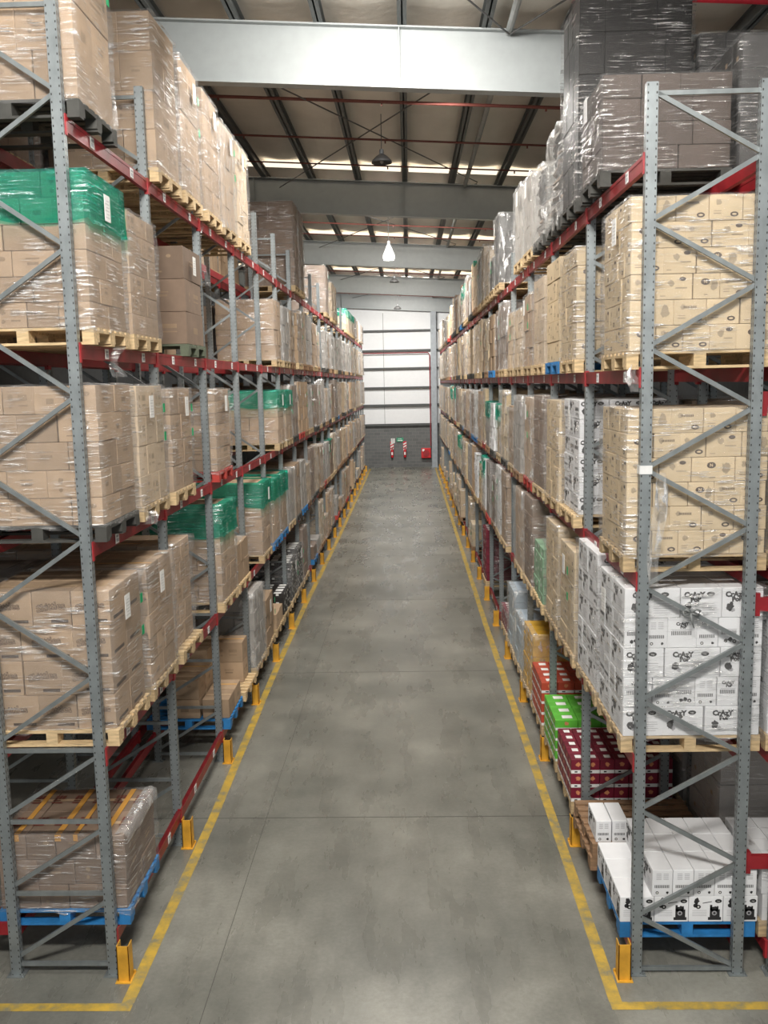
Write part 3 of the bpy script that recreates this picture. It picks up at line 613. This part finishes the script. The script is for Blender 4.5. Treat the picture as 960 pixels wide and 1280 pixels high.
def load(s, l, k, style, H, pal='wood', film=FILM, green=False, detail=False, lean=0.0, lab=None, extra=(), W=1.16, D=.96, words=None, dx=0, dy=0, nx=None, ny=None, nz=None, nolabel=False, row=''):
    """one wrapped pallet load; H is the height above the beam, pallet included"""
    xc = s*(2.80+dx) if not row else s*(4.05+dx); z = LV[s][l]
    nx_, ny_, lh, wd = STY[style]; nx_ = nx or nx_; ny_ = ny or ny_
    if lab is None:
        wd = words or wd
        if green: wd += ' with green film top'
        lab = '%s, %s %s, %s from near end' % (wd, SIDE[s] if not row else row, LEVN[l], ORD[k])
    e = ob('pallet_load', None, loc=(xc, slot_y(k)+dy, z+.0), rot=(0, 0, (pi if s > 0 else 0)+rnd.uniform(-.015, .015)*(1 if k > 2 else .4)), label=lab, cat='pallet load', group='loaded pallets in the racks')
    # local +X is the aisle side after rotation for s<0; s>0 is rotated by pi so +X is the aisle side too
    ob('pallet', PAL[pal], e)
    h = H-.15; n = nz or max(1, round(h/lh)); R = random.Random(k*77+l*13+s)
    if detail:
        for (i, j, q, x0, x1, y0, y1, za, zb, ni, nj) in cells(W, D, .147, h, nx_, ny_, n, k+l*9):
            cam_side = (j == 0) if s < 0 else (j == nj-1)
            if not (cam_side or i == ni-1 or i == 0 or q == n-1): continue
            if i == 0 and not cam_side and q != n-1: continue
            st = style
            ww, dd = x1-x0, y1-y0
            me = carton_mesh(ww, dd, zb-za, st, (i+j*2+q*3) % 4)
            c = ob('carton', me, e, loc=((x0+x1)/2+R.uniform(-.005, .005)+lean*(za-.147), (y0+y1)/2+R.uniform(-.004, .004), (za+zb)/2), rot=(0, 0, R.uniform(-.012, .012)))
    else:
        ob('carton_stack', far_stack(style, h, (k*3+l) % 3), e, loc=(0, 0, .147))
    if film is not None:
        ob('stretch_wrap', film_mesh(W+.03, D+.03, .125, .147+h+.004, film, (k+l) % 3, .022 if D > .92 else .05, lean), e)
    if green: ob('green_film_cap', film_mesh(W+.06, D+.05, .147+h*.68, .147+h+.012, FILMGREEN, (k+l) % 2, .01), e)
    if not nolabel and R.random() < .45:
        ob('shipping_label', LABM, e, loc=(W/2+.05+lean*h*.8, R.uniform(-.2, .2), .147+h*.82), rot=(0, 0, pi))
        if R.random() < .5:
            ob('sticker', STK, e, loc=(W/2+.052+lean*h*.8, .33, .147+h*.8), rot=(0, 0, pi)); ob('sticker', STK, e, loc=(W/2+.052, .33, .147+h*.55), rot=(0, 0, pi))
    return e
filled = {}
def L(s, l, k, *a, **kw): filled[(s, l, k)] = 1; return load(s, l, k, *a, **kw)
def E_(s, l, *ks):
    for k in ks: filled[(s, l, k)] = 1
# left rack, near loads
L(-1, 4, 0, 'kraft', 2.05, 'dark', detail=True, nx=(3,), ny=(1, 2), nz=5, dy=-.02); E_(-1, 4, 1)
L(-1, 4, 2, 'kraft', 1.72, 'wood', detail=True, nx=(3,), ny=(2, 1), nz=4, film=FILM); L(-1, 4, 3, 'kraft', 1.68, detail=True, nx=(3,), ny=(2, 1), nz=5)
L(-1, 4, 4, 'kraft', 1.68, detail=True, ny=(2,)); L(-1, 4, 5, 'kraft', 1.60, film=FILMG); L(-1, 4, 6, 'kraftl', 1.62)
E_(-1, 4, 7, 8, 9, 10, 11); L(-1, 4, 12, 'kraftd', 2.06); L(-1, 4, 13, 'kraftd', 2.02, film=FILMG); E_(-1, 4, 14, 15, 16, 17, 18); L(-1, 4, 19, 'kraftd', 1.63); E_(-1, 4, 20)
L(-1, 4, 21, 'kraftl', 1.35); L(-1, 4, 22, 'kraftl', 1.3); E_(-1, 4, 23, 24, 25, 26)
for k in range(27, 40): L(-1, 4, k, 'kraftl', 1.0, green=k < 34) if k < 32 else None
L(-1, 3, 0, 'kraft', 1.40, 'wood', green=True, detail=True, nx=(4, 3), ny=(2, 3), nz=6, D=.98); L(-1, 3, 1, 'kraft', 1.30, detail=True, nz=6, film=FILM); E_(-1, 3, 2)
L(-1, 3, 3, 'kraftd', 1.30, 'green', detail=True, film=None, nx=(2,), ny=(1,), nz=3, words='dark brown unwrapped carton load', dx=.02, D=.9, dy=-.12); E_(-1, 3, 4, 5, 6, 7, 8)
L(-1, 3, 9, 'kraft', 1.32, 'wood', nz=5); L(-1, 3, 10, 'grey', 1.28, film=FILMG)
L(-1, 2, 0, 'kraft', 1.34, 'dark', detail=True, nx=(4, 3), ny=(2, 3), nz=5, D=.98); L(-1, 2, 1, 'kraftl', 1.33, detail=True, ny=(3,), nz=4); L(-1, 2, 2, 'kraft', 1.29, detail=True, nz=4); E_(-1, 2, 3)
L(-1, 2, 4, 'kraft', 1.27, 'red', detail=True, ny=(1,), nz=7, words='brown carton load on red pallet'); E_(-1, 2, 5, 6, 7, 8); L(-1, 2, 9, 'kraft', 1.19, green=True); L(-1, 2, 10, 'kraft', 1.18, green=True)
L(-1, 1, 0, 'candy', 1.40, 'wood', detail=True, nx=(3,), ny=(2,), nz=4, W=1.14, D=.92); L(-1, 1, 1, 'kraft', 1.38, detail=True, nx=(2,), ny=(2, 3), nz=5); L(-1, 1, 2, 'kraft', 1.36, detail=True, nz=5, W=1.0, D=.8); E_(-1, 1, 3)
L(-1, 1, 4, 'kraft', 1.50, green=True, detail=True, nz=6); L(-1, 1, 5, 'kraft', .75, film=FILMG, W=1.0); E_(-1, 1, 6); L(-1, 1, 7, 'kraft', 1.42, green=True, detail=True, nz=6)
L(-1, 1, 8, 'kraft', 1.34, 'blue', green=True); L(-1, 1, 9, 'kraft', 1.34, 'blue', green=True); L(-1, 1, 10, 'grey', 1.3, film=FILMG)
LT = L(-1, 0, 0, 'kraftd', .86, 'blue', detail=True, nx=(4, 3), ny=(2,), nz=3, words='low brown carton load on blue pallet'); E_(-1, 0, 1, 2, 3, 4, 5)
mb = MB(); zt = .862
for x, wd_ in ((-.40, .05), (-.02, .055), (.14, .04), (.40, .05)):
    mb.box(x-wd_/2, x+wd_/2, -.46, .46, zt, zt+.002); mb.box(x-wd_/2, x+wd_/2, -.484, -.482, zt-.06, zt+.002)
ob('orange_tape_strips', mb.mesh('tape', simple('orange_tape', (.55, .28, .06), .4)), LT, label='orange tape strips')
mb = MB()
for k in range(6):
    for j in range(2):
        x = -.52+k*.2; y = -.3+j*.46; mb.box(x, x+.10, y, y+.02, zt, zt+.0015); mb.box(x, x+.07, y+.05, y+.065, zt, zt+.0015)
        for q in range(3): mb.box(x+q*.035, x+q*.035+.025, y+.09, y+.16, zt, zt+.0015)
ob('printed_marks', mb.mesh('print', simple('dark_red_print', (.13, .03, .02), .6)), LT)
mb = MB(); R_ = random.Random(4); n = 16
for k in range(n+1):
    y = -.49+.98*k/n; a = R_.uniform(.01, .03)
    mb.v += [(.50, y, zt+.004), (.56, y, zt+.012+a*.5), (.608+a*.3, y, zt-.005), (.612+a*.4, y, zt-.07-a)]
for k in range(n):
    for j in range(3): a = k*4+j; mb.f.append((a, a+4, a+5, a+1)); mb.m.append(0)
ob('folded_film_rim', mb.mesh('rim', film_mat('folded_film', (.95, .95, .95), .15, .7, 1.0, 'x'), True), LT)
L(-1, 0, 6, 'grey', 1.42, film=FILMG); L(-1, 0, 7, 'kraft', 1.02, film=None, words='open-topped brown carton load'); L(-1, 0, 8, 'kraft', .45, film=None, words='low brown carton load', W=.6)
L(-1, 0, 9, 'tray', .6, film=None); L(-1, 0, 10, 'tray', 1.0, film=FILM); L(-1, 0, 11, 'tray', 1.1, film=FILM); L(-1, 0, 12, 'kraftd', 1.35); E_(-1, 0, 13)
# right rack, near loads
E_(1, 4, 0); L(1, 4, 1, 'deep', .98, 'dark', film=FILMK, detail=True, nx=(3,), ny=(2,), nz=4, words='dark brown glossy wrapped load', D=1.0); L(1, 4, 2, 'black', 2.20, 'dark', film=FILMK, detail=True, nx=(4,), ny=(3,), nz=5)
L(1, 4, 5, 'grey', 1.2, film=FILMG); L(1, 4, 6, 'grey', 1.3, film=FILMG); E_(1, 4, 7, 8)
L(1, 4, 9, 'black', 1.46, film=FILMG); L(1, 4, 10, 'black', .8, film=FILMG); L(1, 4, 11, 'kraftl', 1.1, film=FILMG); L(1, 4, 12, 'kraftl', 1.4, film=FILMG); L(1, 4, 13, 'grey', 1.33, film=FILMG)
L(1, 3, 0, 'cream', 1.38, detail=True, nz=6, D=1.0); E_(1, 3, 1); L(1, 3, 2, 'cream', 1.33, detail=True, nz=6); L(1, 3, 3, 'cream', 1.38, 'blue', detail=True, nz=5, ny=(2, 3), film=None, words='cream unwrapped carton load'); L(1, 3, 4, 'kraftl', 1.30, 'wood', detail=True); L(1, 3, 5, 'kraft', 1.2, 'wood'); L(1, 3, 6, 'kraftl', 1.08); L(1, 3, 7, 'kraftl', 1.1)
L(1, 2, 0, 'cream', 1.38, detail=True, nz=6, D=1.0); E_(1, 2, 1); L(1, 2, 2, 'white', 1.41, detail=True, nx=(3,), ny=(3,), nz=6, W=1.08); L(1, 2, 3, 'cream', 1.38, detail=True, nz=6, ny=(3,)); L(1, 2, 4, 'kraftd', 1.42, 'wood', detail=True); L(1, 2, 5, 'kraft', 1.38, 'red', film=FILMG)
L(1, 1, 0, 'white', 1.46, detail=True, nz=5, W=1.17, D=1.0); L(1, 1, 1, 'white', 1.54, detail=True, nx=(3,), nz=5, D=1.0); L(1, 1, 2, 'cream', 1.33, detail=True, nz=6, ny=(2,)); L(1, 1, 3, 'cream', 1.43, detail=True, nz=6, ny=(3,)); L(1, 1, 4, 'softgreen', .92, film=FILMG, W=.9); L(1, 1, 5, 'kraftd', 1.47, detail=True, nz=5); L(1, 1, 6, 'kraft', 1.44, film=FILMG); E_(1, 1, 7); L(1, 1, 8, 'kraft', 1.5); L(1, 1, 9, 'white', 1.5, film=FILMG)
E_(1, 0, 0, 1, 2, 3, 4); L(1, 0, 5, 'yellow', 1.12, detail=False, film=FILMG, D=1.0); L(1, 0, 6, 'blue', 1.0, film=FILMG); L(1, 0, 7, 'blue', 1.25, film=FILMG); L(1, 0, 8, 'maroon', .55, film=FILM); E_(1, 0, 9, 10, 11); L(1, 0, 12, 'maroon', 1.4, film=FILM, W=.9); E_(1, 0, 13, 14)
# crumpled flat packs (right, top level, third and fourth places)
for k, H in ((3, 1.22), (4, 1.06)):
    filled[(1, 4, k)] = 1
    e = ob('pallet_load', None, loc=(2.8, slot_y(k), 7.0), rot=(0, 0, pi), label='%s stack of crumpled dark flattened packs in loose film on top level of right rack' % ('taller' if k == 3 else 'lower'), cat='pallet load', group='loaded pallets in the racks')
    ob('pallet', PAL['dark'], e); z = .147; R = random.Random(k)
    while z < H:
        mb = MB(); n = 24; hh = R.uniform(.035, .06); tp = []
        for zz in (0, hh):
            for i in range(n):
                a = 2*pi*i/n; sx = .52*(abs(cos(a))**.35)*(1 if cos(a) > 0 else -1)+R.uniform(-.03, .05); sy = .43*(abs(sin(a))**.35)*(1 if sin(a) > 0 else -1)+R.uniform(-.03, .03)
                mb.v.append((sx, sy, zz+.025*sin(3*a+z*9)))
        mb.f = [tuple(range(n))[::-1], tuple(range(n, 2*n))]+[(i, (i+1) % n, n+(i+1) % n, n+i) for i in range(n)]; mb.m = [0]*len(mb.f)
        ob('flat_pack', mb.mesh('pack', (KRAFTD, BLACKC, GREYC)[R.randrange(3)]), e, loc=(R.uniform(-.03, .03), 0, z)); z += hh+.004
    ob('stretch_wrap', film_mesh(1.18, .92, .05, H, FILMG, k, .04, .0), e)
# the rest of the slots
NEARMAX = 32; far = []
for s in (-1, 1):
    for l in range(5):
        for k in range(40):
            if (s, l, k) in filled: continue
            R = random.Random(s*1000+l*100+k+7)
            if l == 0 and R.random() < .35: continue
            if R.random() < .04: continue
            gap = (LV[s][l+1]-LV[s][l]-.2) if l < 4 else 1.65
            H = min(gap, R.choice([1.15, 1.3, 1.3, 1.38, 1.45])) if l else R.choice([.5, .8, 1.1, 1.3, 1.4])
            if l == 4:
                if s < 0 and k > 31: H = 1.1
                if s > 0: H = R.choice([1.1, 1.25, 1.35, 1.45])
            st = R.choice(['kraft', 'kraft', 'kraft', 'kraftl', 'kraftl', 'kraftd', 'grey', 'grey'] if s < 0 else ['kraft', 'kraftl', 'kraftl', 'cream', 'grey', 'kraftd', 'white' if l in (1, 2) and k < 24 else 'kraftl'])
            gr = R.random() < (.22 if (s > 0 and l in (1, 2) and k > 18) else .07)
            fl = R.choice([FILM, FILMG, FILMG]); pal = R.choice(['wood', 'wood', 'brown', 'brown', 'dark', 'brown', 'dark', 'wood', 'blue' if R.random() < .5 else 'dark', 'red' if R.random() < .4 else 'brown'])
            if k < NEARMAX: load(s, l, k, st, H, pal, film=fl, green=gr, D=R.choice([.84, .9, .96]), W=R.choice([1.06, 1.12, 1.16]), dx=R.uniform(-.03, .03), dy=R.uniform(-.02, .02))
            else: far.append((s, l, k, st, H))
# farthest loads as one mass
mb = MB(); mats = [KRAFT, KRAFTL, KRAFTD, CREAM, GREYC, WHITE, WOOD, FILMG]; ix = dict(kraft=0, kraftl=1, kraftd=2, cream=3, grey=4, white=5)
for s, l, k, st, H in far:
    x = s*2.8; y = slot_y(k); z = LV[s][l]
    for q in (-.5, -.05, .4): mb.box(x+q, x+q+.1, y-.5, y+.5, z, z+.12, 6)
    mb.box(x-.6, x+.6, y-.5, y+.5, z+.12, z+.144, 6)
    n = max(1, round((H-.15)/.3))
    for q in range(n):
        for j in range(2): mb.box(x-.58, x+.58, y-.48+j*.48, y-.01+j*.48, z+.147+q*(H-.15)/n, z+.147+(q+1)*(H-.15)/n-.008, ix[st])
    a = .60; b_ = .495
    for (xa, ya, xb, yb) in ((-a, -b_, a, -b_), (a, -b_, a, b_), (-a, b_, -a, -b_)):
        mb.add([(x+xa, y+ya, z+.08), (x+xb, y+yb, z+.08), (x+xb, y+yb, z+H), (x+xa, y+ya, z+H)], [(0, 1, 2, 3)], 7)
ob('distant_pallet_loads', mb.mesh('dist', mats), label='mass of wrapped brown carton loads at the far end of both racks', cat='pallet loads', kind='stuff')
# back rows: dim loads seen through the gaps
for s in (-1, 1):
    for l in range(5):
        for k in range(0, 12):
            R = random.Random(s*500+l*50+k)
            if l == 0 and s < 0 and k < 6: continue
            if R.random() < .18: continue
            st = R.choice(['kraft', 'kraftd', 'kraft', 'grey']); H = R.choice([1.2, 1.3, 1.4])
            if s > 0 and k == 0: st, H = {1: ('white', 1.4), 2: ('cream', 1.35), 3: ('cream', 1.38), 0: ('white', .66), 4: ('kraft', 1.5)}[l]
            if s > 0 and l == 0 and k in (1, 2, 3): st, H = 'grey', 1.2
            if s > 0 and l == 4 and 0 < k < 4: st, H = 'black', (1.3, 1.75, 1.9)[k-1]
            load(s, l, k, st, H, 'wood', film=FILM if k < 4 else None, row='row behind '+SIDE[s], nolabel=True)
# ---------------------------------------------------------------- loose goods at floor level
def pal_at(x, y, z, kind, lab, rot=0): return ob('wooden_pallet' if kind != 'blue' else 'blue_pallet', PAL[kind], loc=(x, y, z), rot=(0, 0, rot), label=lab, cat='pallet')
def cart(x0, x1, y0, y1, z0, z1, st, var, lab, grp, rz=0):
    ob('carton', carton_mesh(x1-x0, y1-y0, z1-z0, st, var), loc=((x0+x1)/2, (y0+y1)/2, (z0+z1)/2), rot=(0, 0, rz), label=lab, cat='carton', group=grp)
def ordx(i, n): return 'nearest the aisle' if i == 0 else ('farthest from aisle' if i == n-1 else ORD[i]+' from aisle')
# right, first place: white toy cartons on a blue pallet
z = .28; pal_at(2.82, .62, z, 'blue', 'blue pallet under white toy cartons at the near end of the right rack'); zb = z+.147
for j in range(3):
    for i in range(4):
        x0 = 2.22+i*.305; y0 = .12+j*.335
        cart(x0, x0+.30, y0, y0+.33, zb, zb+.24, 'machine', (i+j) % 4, 'white toy carton, lower layer on blue pallet, %s, %s row back' % (ordx(i, 4), ORD[j]), 'white toy cartons')
for j in range(3):
    for i in range(5):
        x0 = 2.50+i*.185; y0 = .12+j*.335
        cart(x0, x0+.18, y0, y0+.33, zb+.243, zb+.243+.25, 'white', 1 if j == 0 else 2, 'narrow white carton, upper layer on blue pallet, %s, %s row back' % (ordx(i, 5), ORD[j]), 'narrow white cartons')
# second place: stacked pallets with two cartons
for q in range(2): pal_at(2.78+.015*q, 1.77, .28+q*.145, 'brown', 'brown wooden pallet, %s of two stacked beside the blue pallet' % ('lower', 'upper')[q], .01*q)
# actual cartons sit on the aisle corner of a lower pair
for q in range(2): cart(2.24+q*.165, 2.395+q*.165, 1.30, 1.72, .571, .80, 'white', 1, '%s of two small white cartons on the pallet stack' % ('aisle-side' if q == 0 else 'inner'), 'two white cartons on pallets')
# third place maroon, fourth green, fifth red
def tray_stack(k, st, H, nx, ny, nz, name, X0=2.20, W=1.16, D=.98, drop=None, pl='wood'):
    y = slot_y(k); z = LV[1][0]; pal_at(2.8, y, z, pl, 'wooden pallet under the %s cartons at floor level' % name)
    zb = z+.147; hh = (H-.15)/nz
    for q in range(nz):
        for i in range(nx):
            for j in range(ny):
                if drop and drop(i, j, q): continue
                x0 = X0+i*W/nx; y0 = y-D/2+j*D/ny
                cart(x0, x0+W/nx-.006, y0, y0+D/ny-.006, zb+q*hh, zb+(q+1)*hh-.003, st, (i+j+q) % 4, '%s carton, %s layer, %s, %s row back' % (name, ORD[q], ordx(i, nx), ORD[j]), name+' cartons', rnd.uniform(-.02, .02))
tray_stack(2, 'maroon', .66, 7, 5, 3, 'maroon')
tray_stack(3, 'green', .70, 4, 4, 4, 'bright green')
tray_stack(4, 'red', .78, 5, 4, 4, 'red')
# left, third bay: brown cartons on two pallets
z = .42
y = slot_y(4); pal_at(-2.8, y, z, 'blue', 'blue pallet under loose brown cartons on the left rack floor level'); zb = z+.147
lst = [(-2.22, -2.60, y-.45, y-.0, 0), (-2.22, -2.60, y+.02, y+.45, 0), (-2.64, -3.1, y-.45, y-.02, 0), (-2.64, -3.1, y-.45, y-.02, 1), (-2.64, -3.1, y+.02, y+.45, 0), (-2.64, -3.1, y+.02, y+.45, 1)]
nm = ['front', 'rear']
for q, (xa, xb, ya, yb, lv) in enumerate(lst):
    cart(xb, xa, ya, yb, zb+lv*.28, zb+lv*.28+.275, 'kraft', q % 4, 'loose brown carton on blue pallet, %s, %s, %s layer' % ('aisle side' if xa > -2.5 else 'inner side', nm[0] if ya < y-.2 else nm[1], ORD[lv]), 'loose brown cartons')
y = slot_y(5); pal_at(-2.78, y, z, 'wood', 'wooden pallet under two tiers of large brown cartons, left floor level')
for q in range(2):
    for i in range(2):
        for j in range(2):
            if i == 0 and j == 0: continue
            xa = -2.30-i*.46; cart(xa-.44, xa, y-.45+j*.45, y-.02+j*.45, zb+q*.33, zb+q*.33+.325, 'kraft', (i+q) % 4, 'large brown carton on wooden pallet, %s, %s, %s tier' % ('aisle side' if i == 0 else 'inner side', nm[j], ORD[q]), 'large brown cartons')

# ---------------------------------------------------------------- loose film scraps
def scrap(name, x, y, z, ln, wd_, lab, seed, lay=0.0, mat=None):
    R = random.Random(seed); mb = MB(); n = 14; m = 5
    for i in range(n+1):
        u = i/n; cx = .03*sin(5*u+seed); w0 = wd_*(.5+.5*abs(sin(2.2*u+seed)))
        for j in range(m+1):
            v = j/m-.5; mb.v.append((cx+v*w0, .02*sin(9*v*6+4*u+seed)+R.uniform(-.008, .008), -u*ln+R.uniform(-.01, .01)))
    for i in range(n):
        for j in range(m): a = i*(m+1)+j; mb.f.append((a, a+1, a+m+2, a+m+1)); mb.m.append(0)
    o = ob(name, mb.mesh('scrap', mat or FILMG, True), loc=(x, y, z), rot=(0, lay, 0), label=lab, cat='film scrap', group='loose stretch film scraps'); return o
scrap('film_scrap', -2.19, .66, 5.62, .26, .14, 'torn clear film scrap hanging over the left fourth-level beam', 2, mat=FILM)
scrap('film_scrap', -2.17, 1.34, 4.05, .14, .2, 'crumpled clear film scrap on the left third-level beam', 5)
scrap('film_scrap', 2.26, .12, 5.36, .22, .12, 'torn film scrap hanging off the right fourth-level beam by end frame', 3)
scrap('film_scrap', 2.44, -.03, 4.48, .95, .11, 'long ragged film strip hanging beside the right end frame post', 7)
scrap('film_scrap', -2.30, 4.9, 7.33, .75, .12, 'long film tail hanging below the left top-level beam', 9, mat=FILM)
ob('tape_band', MB().box(-.052, .052, -.042, .042, -.035, .035).mesh('band', simple('white_tape', (.62, .63, .63), .5)), loc=(XF, .035, 4.5), label='white tape band wrapped round the right end frame post', cat='tape band')
b = MB()
for q in (-1, 1): b.tube([(0, 0, 0), (q*.04, -.015, .035), (q*.075, -.02, .02), (q*.06, -.02, -.02), (0, 0, 0)], .012, 8)
b.tube([(0, 0, 0), (.01, -.01, -.07), (.03, -.01, -.13)], [.014, .01, .004], 8)
ob('film_knot', b.mesh('knot', simple('grey_film_rope', (.16, .17, .17), .4), True), loc=(2.74, .0, 3.29), label='knotted grey film bow tied on a diagonal brace of right end frame', cat='film knot')
